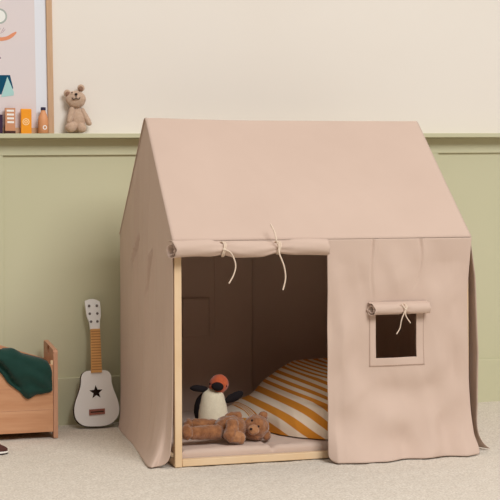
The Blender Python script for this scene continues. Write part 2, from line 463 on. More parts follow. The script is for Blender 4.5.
def roll(name, parent, x0, x1, yc, zc, R, turns, pinch, zfun, tail):
    nx, nt = 90, 70; V = []
    for i in range(nx+1):
        x = x0+(x1-x0)*i/nx
        pf = 1; pb = 0
        for xp, am, wd in pinch:
            g = math.exp(-((x-xp)/wd)**2); pf *= 1-am*g
            pb += .006*math.exp(-(abs(abs(x-xp)-wd*1.2)/(wd*.8))**2)
        for j in range(nt+1):
            t = j/nt
            a = PI/2+.3 - 2*PI*turns*(1-t)
            r = (R*(.42+.58*t))*pf*(1+.10*math.exp(-i/3)) + pb*.3*t
            r += .0022*N(x*9, a*1.6, 3)*t + .0040*sum(math.sin(a*6+abs(x-xp)*25+xp*40)*math.exp(-abs(x-xp)/(wd*1.3))*(1-math.exp(-abs(x-xp)/.01)*.5) for xp, am, wd in pinch)*t
            V.append(Vector((x+(.006*N(a*2, t*3, 1) if i in (0, nx) else 0)+math.cos(a)*r*.42*math.exp(-(i/10)**2), yc-math.cos(a)*r, zc+zfun(x)+math.sin(a)*r)))
    Fc = [(i*(nt+1)+j, i*(nt+1)+j+1, (i+1)*(nt+1)+j+1, (i+1)*(nt+1)+j) for i in range(nx) for j in range(nt)]
    mb = MB().add(V, Fc, 'cloth')
    if tail:                                           # strip joining the roll to the seam above
        k = len(mb.v); A = [V[i*(nt+1)+nt] for i in range(nx+1)]
        S = A+[Vector((p.x, tail[0], tail[1])) for p in A]
        mb.add(S, [(i, i+1, nx+2+i, nx+1+i) for i in range(nx)], 'cloth')
    return mb.build(name, parent, solid=.002, angle=60)
# rolled-up door above the opening
RX0, RX1 = atY(170.5, 249, -.05).x, atY(327.5, 249, -.05).x
T1, T2 = atY(222, 246, -.05).x, atY(277, 246, -.05).x
RC = .950
def rz(x): return .004*math.sin((x-RX0)/(RX1-RX0)*PI*3)+.006*(1-(x-RX0)/(RX1-RX0))*0
door = roll('rolled_door', tent, RX0, RX1, -.050, RC, .0385, 1.6, ((T1, .30, .040), (T2, .42, .048)), rz, (-E_-.006, HW+.0))
def tie(parent, x, yc, zc, r, tails, rc=.0028):
    mb = MB()
    loop = [(x+.004*math.sin(t*2), yc-math.cos(t)*(r+.0015), zc+math.sin(t)*(r+.0015)) for t in linspace(0, 2*PI, 30)]
    mb.tube(loop, rc*1.1, 'cord', 8)
    mb.tube([(p[0]+rc*2.1, p[1], p[2]) for p in loop], rc*1.1, 'cord', 8)
    kn = Vector((x, yc-r-.003, zc)); mb.ell(kn, (.006, .005, .006), 'cord', sub=2)
    for tl in tails: mb.tube(smoothpath([kn]+tl, 8), rc, 'cord', 8)
    return mb.build('tie', parent)
y_ = -.092
tie(door, T1, -.050, RC+.002, .030, [[atY(*q, y_) for q in ((231, 253), (235.5, 264), (234, 274), (229, 283.5))]], .0032)
tie(door, T2, -.050, RC+.005, .026, [[atY(279.5, 254, y_), atY(284, 266, y_), atY(285.5, 278, y_+.003), atY(283, 290, y_+.005)],
    [atY(276.5, 240, -.088), atY(274.5, 232, -.060), atY(270.5, 224, -.030)]], .0036)
# rolled window flap
q0, q1 = atY(370.5, 310, -.05), atY(428.5, 308, -.05)
wc = (q0.x+q1.x)/2; wt = atY(402.5, 310, -.04).x
WR = .027; slope = (q1.z-q0.z)/(q1.x-q0.x)
base_y = front_pos(wc, (q0.z+q1.z)/2).y
flap = roll('rolled_window_flap', fpanel, q0.x, q1.x, base_y-WR-.006, q0.z, WR, 1.8, ((wt, .26, .018),), lambda x: slope*(x-q0.x), (base_y-.006, max(q0.z, q1.z)+WR+.006))
y_ = base_y-WR*2-.008
tie(flap, wt, base_y-WR-.006, q0.z+slope*(wt-q0.x), .0215, [[atY(406, 316, y_), atY(410.5, 323, y_)], [atY(401.5, 320, y_), atY(400, 328, y_+.004), atY(396.5, 334, y_+.006)],
     [atY(401, 304, y_+.004)]], .0026)
# back panels, two curtains meeting in the middle, one with a closed window
BX = atY(251.5, 320, TD).x
def back_panel(x0, x1, dy, seed):
    xs = linspace(x0, x1, 60); zs = linspace(.003, HW, 50)
    def fn(x, z):
        lo = 1-z/HW
        return Vector((x, TD+E_+dy+(.018*N(x*3, z*1.2, seed)+.008*math.sin(x*16+seed))*(.3+lo)*min(1, (HW-z)*8)*min(1, abs(x-.006)*5), z))
    V, Fc = grid_sheet(xs, zs, fn)
    o = MB().add(V, Fc, 'cloth').build('back_panel', tent, solid=.002, angle=70)
    return o, fn
bl, bfn = back_panel(.006, BX+.012, .002, 2); back_panel(BX-.05, TW+E_, .026, 6)
bx0, bx1 = atY(183, 320, TD).x, atY(210, 320, TD).x; bz0, bz1 = atY(196, 337, TD).z, atY(196, 298, TD).z
V, Fc = grid_sheet(linspace(bx0, bx1, 14), linspace(bz0, bz1, 16), lambda x, z: bfn(x, z)-Vector((0, .007, 0)))
MB().add(V, Fc, 'cloth').build('window_flap', bl, solid=.006, angle=70)
mb = MB(); sx = atY(215.5, 320, TD).x
mb.tube([bfn(sx, z)-Vector((0, .002, 0)) for z in linspace(bz0-.01, HW-.1, 20)], .0025, 'cloth', 6).build('seam', bl)

# ------------------------------------------------------------------ mattress
MZ = .072
MT = .068
def mattress():
    x0, x1, y0, y1 = P+.006, TW-P-.006, P+.006, TD-P-.006
    cx, cy, hx, hy = (x0+x1)/2, (y0+y1)/2, (x1-x0)/2, (y1-y0)/2
    xc = atY(272, 448, .05).x
    nx, ny = 150, 50; V = []; prof = []
    # ring sections from bottom to top, squashed rounded box
    def pt(u, v, top):
        x, y = (x0+.024*v)+(x1-x0-.048*v)*u, y0+(y1-y0)*v
        ex = min(u, 1-u)*(x1-x0); ey = min(v, 1-v)*(y1-y0); e = min(ex, ey)
        r = .022; h = MT if e > r else MT-r+math.sqrt(max(0, r*r-(r-e)**2))
        h += (.004*N(x*7, y*9, 2)+.002*N(x*20, y*20, 5)-.001)*min(1, e*30+.3)
        dx = x-xc-.05*y+.01*math.sin(y*9)
        h -= (.018*math.exp(-(dx/.010)**2)+.006*math.sin(dx*110)*math.exp(-abs(dx)/.07)*math.exp(-y*8))*math.exp(-y*3)
        return Vector((x, y, h if top else .004))
    us = linspace(0, 1, nx); vs = sorted(set([q*q*.15 for q in linspace(0, 1, 16)]+linspace(.15, .9, 30)+[1-q*q*.1 for q in linspace(0, 1, 10)]))
    us = sorted(set([q*q*.05 for q in linspace(0, 1, 10)]+linspace(.05, .95, 130)+[1-q*q*.05 for q in linspace(0, 1, 10)]))
    nu, nv = len(us), len(vs)
    V = [pt(u, v, True) for v in vs for u in us]
    Fc = [(j*nu+i, j*nu+i+1, (j+1)*nu+i+1, (j+1)*nu+i) for j in range(nv-1) for i in range(nu-1)]
    ring = [i for i in range(nu)]+[j*nu+nu-1 for j in range(1, nv)]+[(nv-1)*nu+i for i in range(nu-2, -1, -1)]+[j*nu for j in range(nv-2, 0, -1)]
    k = len(V)
    for q in ring: V.append(Vector((V[q].x, V[q].y, .004)))
    n = len(ring)
    for a in range(n): Fc.append((ring[a], k+a, k+(a+1) % n, ring[(a+1) % n]))
    Fc.append(tuple(range(k, k+n)))
    o = MB().add(V, Fc, 'cloth').build('mattress', loc=(cx, cy, 0), angle=75)
    tag(o, 'thin dusty rose fabric mattress lying inside the tent under the plush toys', 'mattress')
mattress()

# ------------------------------------------------------------------ striped duvet
def duvet():
    sil = [(atY(u, v, .62).x, atY(u, v, .62).z) for u, v in ((222, 412), (228, 405), (238, 400.6), (249, 394.5), (264, 389.5), (271, 383), (278, 374), (291, 366.5), (302, 361.5), (326, 360))]
    sil += [(sil[-1][0]+.12, sil[-1][1]-.005), (sil[-1][0]+.26, sil[-1][1]-.06), (sil[-1][0]+.38, sil[-1][1]-.2)]
    fr = [floor_at(u, v, MZ) for u, v in ((222, 426), (240, 430), (258, 432), (272, 434.5), (285, 437.5), (300, 439.3), (326, 440.5))]
    frp = [(p.x, p.y) for p in fr]; frp += [(frp[-1][0]+.2, frp[-1][1]+.02), (frp[-1][0]+.4, frp[-1][1]+.12)]
    DC0, DC1 = atY(262, 389, .5), atY(326, 397, .5); DL = atY(252, 400, .5).x
    x0, x1 = sil[0][0], sil[-1][0]
    nu, nv = 230, 150; V = []; st = []
    for i in range(nu+1):
        u = i/nu; x = x0+(x1-x0)*u
        endf = min(1, math.sin(PI*min(u, .5))**.5 if u < .5 else math.sqrt(max(0, 1-((u-.8)/.2)**2)) if u > .8 else 1)
        H = interp(x, sil)-MZ; yf = interp(x, frp); yb = 1.02
        ym, hy = (yf+yb)/2, (yb-yf)/2*(.25+.75*endf)
        for j in range(nv+1):
            v = j/nv; a = PI*v
            cy = -math.cos(a); cy = math.copysign(abs(cy)**.8, cy)
            sz = max(0, math.sin(a))**.72
            y = ym+hy*cy; z = MZ+.002+H*sz*max(endf, .35 if 0 < u < 1 else 0)
            xx = x
            f = (.012*N(x*5+z*5, z*9, 1)+.014*math.sin(z*46-x*9+2*N(x*3, z*3, 9))*sstep(.2, .34, z)*sstep(.55, .8, x))*min(1, (z-MZ)*16)
            zc = DC0.z+(DC1.z-DC0.z)*(x-DC0.x)/(DC1.x-DC0.x)
            f -= .016*math.exp(-((z-zc)/.010)**2)*sstep(.45, .6, x)
            y -= f; z += f*.4
            z -= .015*math.exp(-((x-atY(250, 400, .62).x-(z-.2)*.5)/.02)**2)*sz*.6
            V.append(Vector((xx, y, max(z, MZ+.001))))
            # printed stripe coordinate, measured along the cloth
            lo_ = (z*.80+x*.585)/.0670+.30
            zc = DC0.z+(DC1.z-DC0.z)*(x-DC0.x)/(DC1.x-DC0.x)
            hi_ = (zc*.80+x*.585)/.0670+.30+(z-zc)/.035+max(0, z-.33)*max(0, x-.50)*130
            le_ = (z*1.0-x*.10)/.0540+.2
            kk = 1 if z > zc else 0
            s = lo_*(1-kk)+hi_*kk+.25*N(x*5, z*8, 5)
            kl = sstep(DL+.015, DL-.015, x)
            s = s*(1-kl)+le_*kl
            st.append(s)
    n = nv+1
    Fc = [(i*n+j, i*n+j+1, (i+1)*n+j+1, (i+1)*n+j) for i in range(nu) for j in range(nv)]
    for i in range(nu): Fc.append((i*n, (i+1)*n, (i+1)*n+nv, i*n+nv))
    Fc.append(tuple(range(n))); Fc.append(tuple(nu*n+j for j in range(nv, -1, -1)))
    o = MB().add(V, Fc, 'duvet').build('duvet', loc=((x0+x1)/2, .65, MZ), angle=75)
    at = o.data.attributes.new('stripe', 'FLOAT', 'POINT'); at.data.foreach_set('value', st)
    tag(o, 'bunched duvet with ochre and cream diagonal stripes, heaped inside the tent', 'duvet')
duvet()

# ------------------------------------------------------------------ plush bear lying down
def lying_bear():
    Y = .17
    c = lambda u, v, dy=0: atY(u, v, Y+dy)
    t = thing('plush_bear', (c(232, 441).x, Y, MZ), 'brown plush bear lying on its back at the tent doorway, head to the right', 'plush toy')
    m = MB().ell(c(231, 427.5, .02), (.078, .062, .056), 'fur', Matrix.Rotation(math.radians(4), 4, 'Y')); m.noise(.006, 40).noise(.003, 140).build('body', t, angle=90)
    h = MB().ell(c(256, 427.5, .01), (.060, .060, .058), 'fur'); h = h.noise(.006, 40, 3).noise(.003, 140, 1).build('head', t, angle=90)
    MB().ell(c(263, 416, .04), (.024, .014, .022), 'fur', sub=3).noise(.003, 90).build('ear', h, angle=90)
    MB().ell(c(266.6, 435.5, -.01), (.020, .022, .022), 'fur', sub=3).noise(.003, 90, 4).build('ear', h, angle=90)
    MB().ell(c(253.5, 430, -.045), (.027, .024, .024), 'fur_light', sub=3).noise(.004, 70, 2).build('muzzle', h, angle=90)
    MB().ell(c(251, 429, -.068), (.007, .006, .006), 'thread', sub=2).build('nose', h)
    MB().ell(c(258.5, 426.5, -.052), (.0055, .005, .0055), 'thread', sub=2).build('eye', h)
    MB().ell(c(252, 420.5, -.048), (.0055, .005, .0055), 'thread', sub=2).build('eye', h)
    a = MB().capsule(c(232, 425, -.055), c(231, 435.0, -.075), .030, .032, 'fur').capsule(c(233, 435.5, -.075), c(240.5, 437.8, -.08), .031, .024, 'fur_light')
    a.noise(.006, 45, 5).noise(.003, 140).build('arm', t, angle=90)
    MB().capsule(c(229, 416, .05), c(238, 415.5, .03), .018, .02, 'fur').noise(.005, 60, 8).build('arm', t, angle=90)
    l = MB().capsule(c(216, 432, -.02), c(193, 433, -.03), .033, .029, 'fur').noise(.005, 45, 7).noise(.003, 140).build('leg', t, angle=90)
    MB().ell(c(186.5, 432.3, -.035), (.030, .033, .034), 'fur').noise(.005, 50, 9).build('foot', l, angle=90)
    l = MB().capsule(c(214, 425, .08), c(194, 424, .09), .027, .024, 'fur').noise(.005, 45, 2).noise(.003, 140).build('leg', t, angle=90)
    MB().ell(c(188.5, 424.5, .09), (.024, .028, .026), 'fur').noise(.004, 50, 3).build('foot', l, angle=90)
lying_bear()

# ------------------------------------------------------------------ penguin
def penguin():
    Y = .48
    c = lambda u, v, dy=0: atY(u, v, Y+dy)
    g = c(213, 433)
    t = thing('plush_penguin', (g.x, Y, MZ), 'plush penguin with rust orange head and cream belly, sitting behind the brown bear', 'plush toy')
    b0 = c(212.5, 408)
    hgt = b0.z-MZ
    bl_ = MB().ell((b0.x-.008, Y+.035, MZ+.094), (.072, .062, .092), 'felt_black')
    bl_.noise(.003, 50).build('body', t, angle=90)
    prof = [(.001, -.09), (.045, -.085), (.066, -.06), (.072, -.03), (.070, 0), (.065, .03), (.058, .055), (.053, .075), (.046, .093), (.030, .108), (.001, .112)]
    mb = MB(); mb.lathe((b0.x+.002, Y-.002, MZ+.09), [(r, h*1.02) for r, h in prof], 'felt_white', 32, sq=.86)
    mb.noise(.003, 40, 2).build('belly', t, angle=90)
    hd = c(219, 384.5)
    h = MB().ell(hd, (.046, .046, .049), 'felt_rust', Matrix.Rotation(.35, 4, 'Y'))
    for i, v in enumerate(h.v):                          # chin drop towards the left
        d = v-hd
        if d.z < 0: h.v[i] = v+Vector((-.010*(-d.z/.04), 0, 0))
    h = h.noise(.002, 50).build('head', t, angle=90)
    MB().ell(c(217.5, 386.6, -.048), (.030, .020, .021), 'felt_black', Matrix.Rotation(.15, 4, 'Y'), 3).build('beak', h, angle=90)
    MB().ell(c(226.3, 386, -.036), (.0042, .004, .0048), 'thread', sub=2).build('eye', h)
    MB().ell(c(209.8, 384, -.026), (.0042, .004, .0048), 'thread', sub=2).build('eye', h)
    MB().ell(c(199.3, 388.6, .0), (.046, .018, .0165), 'felt_black', Matrix.Rotation(.12, 4, 'Y'), 3).noise(.002, 60).build('wing', t, angle=90)
    MB().ell(c(234, 397.0, .01), (.050, .018, .021), 'felt_black', Matrix.Rotation(-.42, 4, 'Y'), 3).noise(.002, 60).build('wing', t, angle=90)
    for du in (-6, 6):
        MB().ell((g.x+du*.005, Y-.075, MZ+.016), (.022, .034, .014), 'felt_rust', sub=3).build('foot', t, angle=90)
penguin()

# ------------------------------------------------------------------ guitar leaning on the wall
def guitar():
    base = floor_at(97.2, 427.8)
    top_off = .018
    # local plane: origin at base, v axis up the instrument leaning to the wall, u axis along the wall
    px = 1/195.0
    n = Vector((math.sin(WA), -math.cos(WA), 0)); p0 = Vector((0, WY, 0))
    dist = (base-p0).dot(n)
    lean = math.atan2(max(.02, dist-.045), .64)
    roll_ = math.radians(1.8)
    U0 = Vector((math.cos(WA), math.sin(WA), 0)); V0 = (Vector((0, 0, 1))*math.cos(lean)-n*math.sin(lean))
    U = U0*math.cos(roll_)+V0*math.sin(roll_); V = V0*math.cos(roll_)-U0*math.sin(roll_); Nn = U.cross(V).normalized()
    base = base+Vector((0, 0, .006))
    def T(x, y, z): return base+U*x+V*y+Nn*z
    cr, sr = math.cos(roll_), math.sin(roll_)
    def im(u, v):                                       # measured silhouettes -> instrument plane
        a, b = (u-96.8)*px/.967, (427.2-v)*px
        a += b*(math.tan(lean)*269/7.4)*px
        return (a*cr+b*sr, -a*sr+b*cr)
    t = thing('toy_guitar', base, 'small white toy guitar with star sound hole leaning against the green wall', 'guitar')
    body = [im(*q) for q in ((97, 427), (108.5, 425.7), (116, 420), (118.8, 412), (117.6, 403), (114, 393), (111.6, 385), (110.8, 377), (107.5, 372.3), (101, 371.2), (96, 371), (90, 371.3), (84.5, 372.5), (81.6, 377), (81, 385), (78.5, 394), (75.3, 403.5), (74.6, 412.5), (77, 420), (84, 425.5))]
    outl = [(p.x, p.y) for p in closedpath([(a, b, 0) for a, b in body], 5)]
    sc = im(96, 393)
    star = []
    for k in range(10):
        r = .037 if k % 2 == 0 else .0155; a = PI/2+k*PI/5; star.append((sc[0]+r*math.cos(a), sc[1]+r*math.sin(a)))
    mb = MB(); plate([outl, star], .004, lambda x, y, z: T(x, y, z), mb, 'gwhite'); o = mb.build('soundboard', t, bevel=.0008, smooth=False); weld(o)
    # sides and back
    mb = MB(); inner = []
    mb2 = []
    k = len(outl); vs = []
    for (dz, s) in ((-.0022, .985), (-.006, 1.012), (-.030, 1.012), (-.036, .985)):
        for x, y in outl: vs.append(T(x*s+(0), (y-.14)*s+.14, dz))
    fs = [(r*k+i, r*k+(i+1) % k, (r+1)*k+(i+1) % k, (r+1)*k+i) for r in range(3) for i in range(k)]
    fs.append(tuple(3*k+i for i in range(k)))
    mb.add(vs, fs, 'gdark').build('body', t)
    neck = [im(*q) for q in ((91, 373.5), (101.6, 373.5), (100, 329.5), (90.6, 329.5))]
    mb = MB(); plate([neck], .010, lambda x, y, z: T(x, y, z+.0072), mb, 'fret_wood')
    for i in range(15):
        v = 332+i*2.75
        a, b = im(91+(v-330)*.012, v), im(100.2+(v-330)*.032, v)
        mb.bar(T(a[0], a[1], .0125), T(b[0], b[1], .0125), .004, .0012, 'fret_line', up=Nn)
    fb = mb.build('fretboard', t); 
    mb = MB(); plate([[im(*q) for q in ((92, 372), (100.6, 372), (99.4, 330), (91.2, 330))]], .014, lambda x, y, z: T(x, y, z-.005), mb, 'gwhite'); mb.build('neck', t, smooth=False)
    head = [im(*q) for q in ((90.5, 330), (100, 330), (100.2, 322), (101.2, 316), (101, 309), (100.4, 301.8), (97, 300), (93, 298.8), (89, 299.4), (85.4, 300.6), (86, 308), (87.4, 317), (89.8, 323))]
    mb = MB(); plate([head], .016, lambda x, y, z: T(x, y, z), mb, 'gwhite'); hd = mb.build('headstock', t, bevel=.0015, smooth=False); weld(hd)
    for (u, v) in ((89.5, 306), (97.2, 306), (90.1, 314), (97.6, 314), (91.3, 322), (97.6, 322)):
        a, b = im(u, v); mb = MB()
        mb.tube([T(a, b, -.014), T(a, b, .0155)], .0042, 'metal', 12); mb.tube([T(a, b, .0085), T(a, b, .010)], .0068, 'metal', 14)
        mb.build('tuning_peg', hd, bevel=.0005)
    br = [im(*q) for q in ((88.8, 415.6), (104.3, 415), (104.2, 409.6), (88.8, 410))]
    mb = MB(); plate([br], .007, lambda x, y, z: T(x, y, z+.0056), mb, 'bridge'); bo = mb.build('bridge', t, bevel=.001, smooth=False)
    mb = MB(); a, b = im(90, 412.8), im(103, 412.4)
    mb.bar(T(a[0], a[1], .0100), T(b[0], b[1], .0100), .006, .002, 'gdark', up=Nn).build('saddle', bo)
guitar()

# ------------------------------------------------------------------ wooden chest / little bed at the left
BF = floor_at(57, 438.0)                                # front right foot
def bench():
    Y0 = BF.y; X1 = BF.x+.006; Dp = .33; X0 = X1-.95
    def Z(u, v, dy=0): return atY(u, v, Y0+dy).z
    t = thing('wooden_bench', ((X0+X1)/2, Y0+Dp/2, 0), 'open beech wood children\'s storage bench at the left edge, green jumper over its front', 'bench')
    zt = Z(57, 350); W_ = .022
    # end panel with a hand hole near the top
    xs = X1
    hz = atY(49.5, 349.5, Y0+.15).z
    def end(x, name='end_panel'):
        o = []; r = .012
        out = [(Y0, 0), (Y0+.05, 0), (Y0+.05, .02), (Y0+Dp-.05, .02), (Y0+Dp-.05, 0), (Y0+Dp, 0), (Y0+Dp, zt+.008), (Y0+Dp-.01, zt+.020), (Y0+.01, zt), (Y0, zt-.01)]
        hole = [(Y0+.17+.030*math.cos(a), hz+.021*math.sin(a)) for a in linspace(0, 2*PI, 21)[:-1]]
        mb = MB(); plate([out, hole], W_, lambda a, b, c: Vector((x+c, a, b)), mb, 'beech_end')
        e = mb.build(name, t, bevel=.002, smooth=False); weld(e)
    end(X1-W_/2); end(X0+W_/2)
    zA, zB = atY(13, 349, Y0+Dp-.02), atY(45, 358.5, Y0+Dp-.02); sl = (zB.z-zA.z)/(zB.x-zA.x); zr = zB.z+sl*(X1-W_-zB.x)
    xa, xb = X0+W_+.0005, X1-W_-.001
    zbot = Z(30, 433)
    def top(x): return max(zr, min(zr+sl*(x-xb), zr+.085))
    for yy, nm in ((Y0+.004, 'front_board'), (Y0+Dp-.024, 'back_board')):
        xs_ = linspace(xa, xb, 30); mb = MB(); vs = []
        for x in xs_:
            for z in (zbot, top(x)):
                vs += [Vector((x, yy, z)), Vector((x, yy+.02, z))]
        fs = []
        for i in range(29):
            a = i*4; b = a+4
            fs += [(a, b, b+2, a+2), (a+1, a+3, b+3, b+1), (a+2, b+2, b+3, a+3), (a, a+1, b+1, b)]
        fs += [(0, 2, 3, 1), (116, 117, 119, 118)]
        mb.add(vs, fs, 'beech')
        o = mb.build(nm, t, bevel=.0015, smooth=False)
    mb = MB()
    for k in range(1, 3):
        z = zbot+(zr-zbot)*k/3.0
        mb.box((xa+.001, Y0+.0028, z-.0007), (xb-.001, Y0+.0045, z+.0007), 'beech_end')
    mb.build('plank_seam', t)
    MB().box((xa, Y0+.0245, zbot+.01), (xb, Y0+Dp-.0245, zbot+.025), 'beech').build('base_board', t)
    MB().box((X1-W_-.012, Y0+.006, zr+.001), (X1-W_-.001, Y0+.022, zr+.022), 'pine').build('peg', t, bevel=.001)
    return Y0, top
BY, btop = bench()

def jumper():
    Yf = BY-.001
    out = [(-38, 352), (-20, 344), (-4, 348.5), (5, 349.3), (12.5, 348.3), (18, 351.2), (23.4, 354.6), (33, 357), (43, 359.5), (49.6, 364.5), (52, 372.5), (51.3, 383), (52.2, 390.8), (43, 394), (36, 395), (28.6, 399), (24, 397), (19.5, 392), (7.8, 383), (0, 372.5), (-10, 366), (-25, 372), (-38, 366)]
    P2 = [(atY(u, v, Yf).x, atY(u, v, Yf).z) for u, v in out]
    P2 = [(p.x, p.y) for p in closedpath([(a, b, 0) for a, b in P2], 4)]
    # distance to the outline
    def inside(x, z):
        c = False; n = len(P2)
        for i in range(n):
            (x1, z1), (x2, z2) = P2[i], P2[(i+1) % n]
            if (z1 > z) != (z2 > z) and x < (x2-x1)*(z-z1)/(z2-z1)+x1: c = not c
        return c
    # scale nested rings towards a spine to make a padded closed form
    def dist(x, z):
        d = 9
        for i in range(len(P2)):
            (x1, z1), (x2, z2) = P2[i], P2[(i+1) % len(P2)]
            dx, dz = x2-x1, z2-z1; t = max(0, min(1, ((x-x1)*dx+(z-z1)*dz)/max(1e-12, dx*dx+dz*dz)))
            d = min(d, math.hypot(x-x1-t*dx, z-z1-t*dz))
        return d
    bm = bmesh.new()
    ring = [bm.verts.new((a, 0, b)) for a, b in P2]
    f = bm.faces.new(ring)
    bmesh.ops.triangulate(bm, faces=[f])
    for _ in range(5):
        es = [e for e in bm.edges if e.calc_length() > .011]
        if not es: break
        bmesh.ops.subdivide_edges(bm, edges=es, cuts=1)
        bmesh.ops.triangulate(bm, faces=bm.faces)
        bmesh.ops.beautify_fill(bm, faces=bm.faces, edges=bm.edges)
    bm.verts.index_update()
    V0 = [v.co.copy() for v in bm.verts]; T0 = [tuple(v.index for v in f.verts) for f in bm.faces]
    bnd = [e for e in bm.edges if e.is_boundary]; bnd = [(e.verts[0].index, e.verts[1].index) for e in bnd]
    bm.free()
    FL = [(p.x, p.z) for p in (atY(u, v, Yf) for u, v in ((-12, 358), (0, 362), (8, 371), (14, 381), (22, 391), (27, 400)))]
    front, back = [], []
    for v in V0:
        d = dist(v.x, v.z); puff = .030*math.sqrt(min(1, d/.045))
        w = .016*N(v.x*14, v.z*14, 2)+.012*math.sin((v.x*.35+v.z*1.0)*62+4*N(v.x*7, v.z*7, 1))*min(1, d/.03)*(.3+sstep(-.05, -.2, v.z-btop(v.x)))
        # dark fold line running down the left side, dividing a sleeve from the body
        q = interp(v.x, FL) if v.x < FL[-1][0] else -9
        dl = v.z-q
        if q > -9:
            w -= .030*sstep(.006, -.006, dl)*sstep(0, .012, d)+.012*math.exp(-((dl-.002)/.007)**2)
        tz = btop(v.x)
        over = max(0, v.z-tz+.005)
        front.append(Vector((v.x, Yf-.004-puff-w*.8*min(1, d/.02)+over*.55, v.z)))
        back.append(Vector((v.x, Yf if v.z < tz+.002 else Yf+.012+over*.9, v.z if v.z < tz+.002 else tz+.008+over*.5)))
    n = len(V0)
    fs = [tuple(t) for t in T0]+[tuple(reversed([q+n for q in t])) for t in T0]+[(a, b, b+n, a+n) for a, b in bnd]
    o = MB().add(front+back, fs, 'jersey').build('jumper', loc=(BF.x-.15, Yf, .3), angle=180)
    md = o.modifiers.new('soft', 'SMOOTH'); md.iterations = 1; md.factor = .5
    tag(o, 'dark green jumper draped over the front board of the wooden bench', 'jumper')
jumper()

# ------------------------------------------------------------------ sneaker
def sneaker():
    toe = floor_at(8.7, 454)
    L = .17; t = thing('child_sneaker', (toe.x-L/2, toe.y+.02, 0), 'dark brown child\'s sneaker with white sole on the carpet at the left edge', 'shoe')
    cy = toe.y+.03
    def outline(s, w=1):
        x = toe.x-L*s; hw = .032*w*math.sqrt(max(0, 1-((s-.35)/.36)**2)) if s < .2 else .030*w if s < .7 else .028*w*math.sqrt(max(0, 1-((s-.7)/.31)**2))
        return x, hw
    def shell(z0, z1, s0, s1, topf, m, name, w=1):
        ss = [s0+(s1-s0)*(1-math.cos(PI*i/30))/2 for i in range(31)]; mb = MB(); vs = []; k = 13
        for s in ss:
            x, hw = outline(s, w); hw = max(hw, .003); zt = topf(s)
            for j in range(k):
                a = PI*j/(k-1); vs.append(Vector((x, cy-hw*math.cos(a), z0+(zt-z0)*math.sin(a)**.6)))
        fs = [(i*k+j, i*k+j+1, (i+1)*k+j+1, (i+1)*k+j) for i in range(30) for j in range(k-1)]
        fs += [(i*k, (i+1)*k, (i+1)*k+k-1, i*k+k-1) for i in range(30)]
        fs += [tuple(range(k)), tuple(30*k+j for j in range(k-1, -1, -1))]
        return mb.add(vs, fs, m).build(name, t, angle=70)
    shell(.0, .0, .0, 1, lambda s: .008, 'outsole', 'outsole', 1.08)
    shell(.003, .0, .0, .99, lambda s: .018, 'rubber', 'sole', 1.03)
    shell(.012, .0, .09, .98, lambda s: interp(s, [(0.09, .032), (.3, .05), (.5, .07), (.75, .078), (.98, .075)]), 'shoe', 'upper', .97)
    shell(.012, .0, .01, .16, lambda s: interp(s, [(0, .022), (.08, .031), (.16, .036)]), 'shoe', 'toe_cap', 1.0)
    mb = MB()
    for s in (.32, .4, .48, .56):
        x, hw = outline(s); z = interp(s, [(0.1, .036), (.3, .052), (.5, .072), (.75, .080)])
        mb.tube(smoothpath([(x, cy-.018, z-.009), (x-.004, cy, z+.002), (x-.008, cy+.018, z-.009)], 5), .0025, 'rubber', 8)
    mb.build('laces', t)
sneaker()

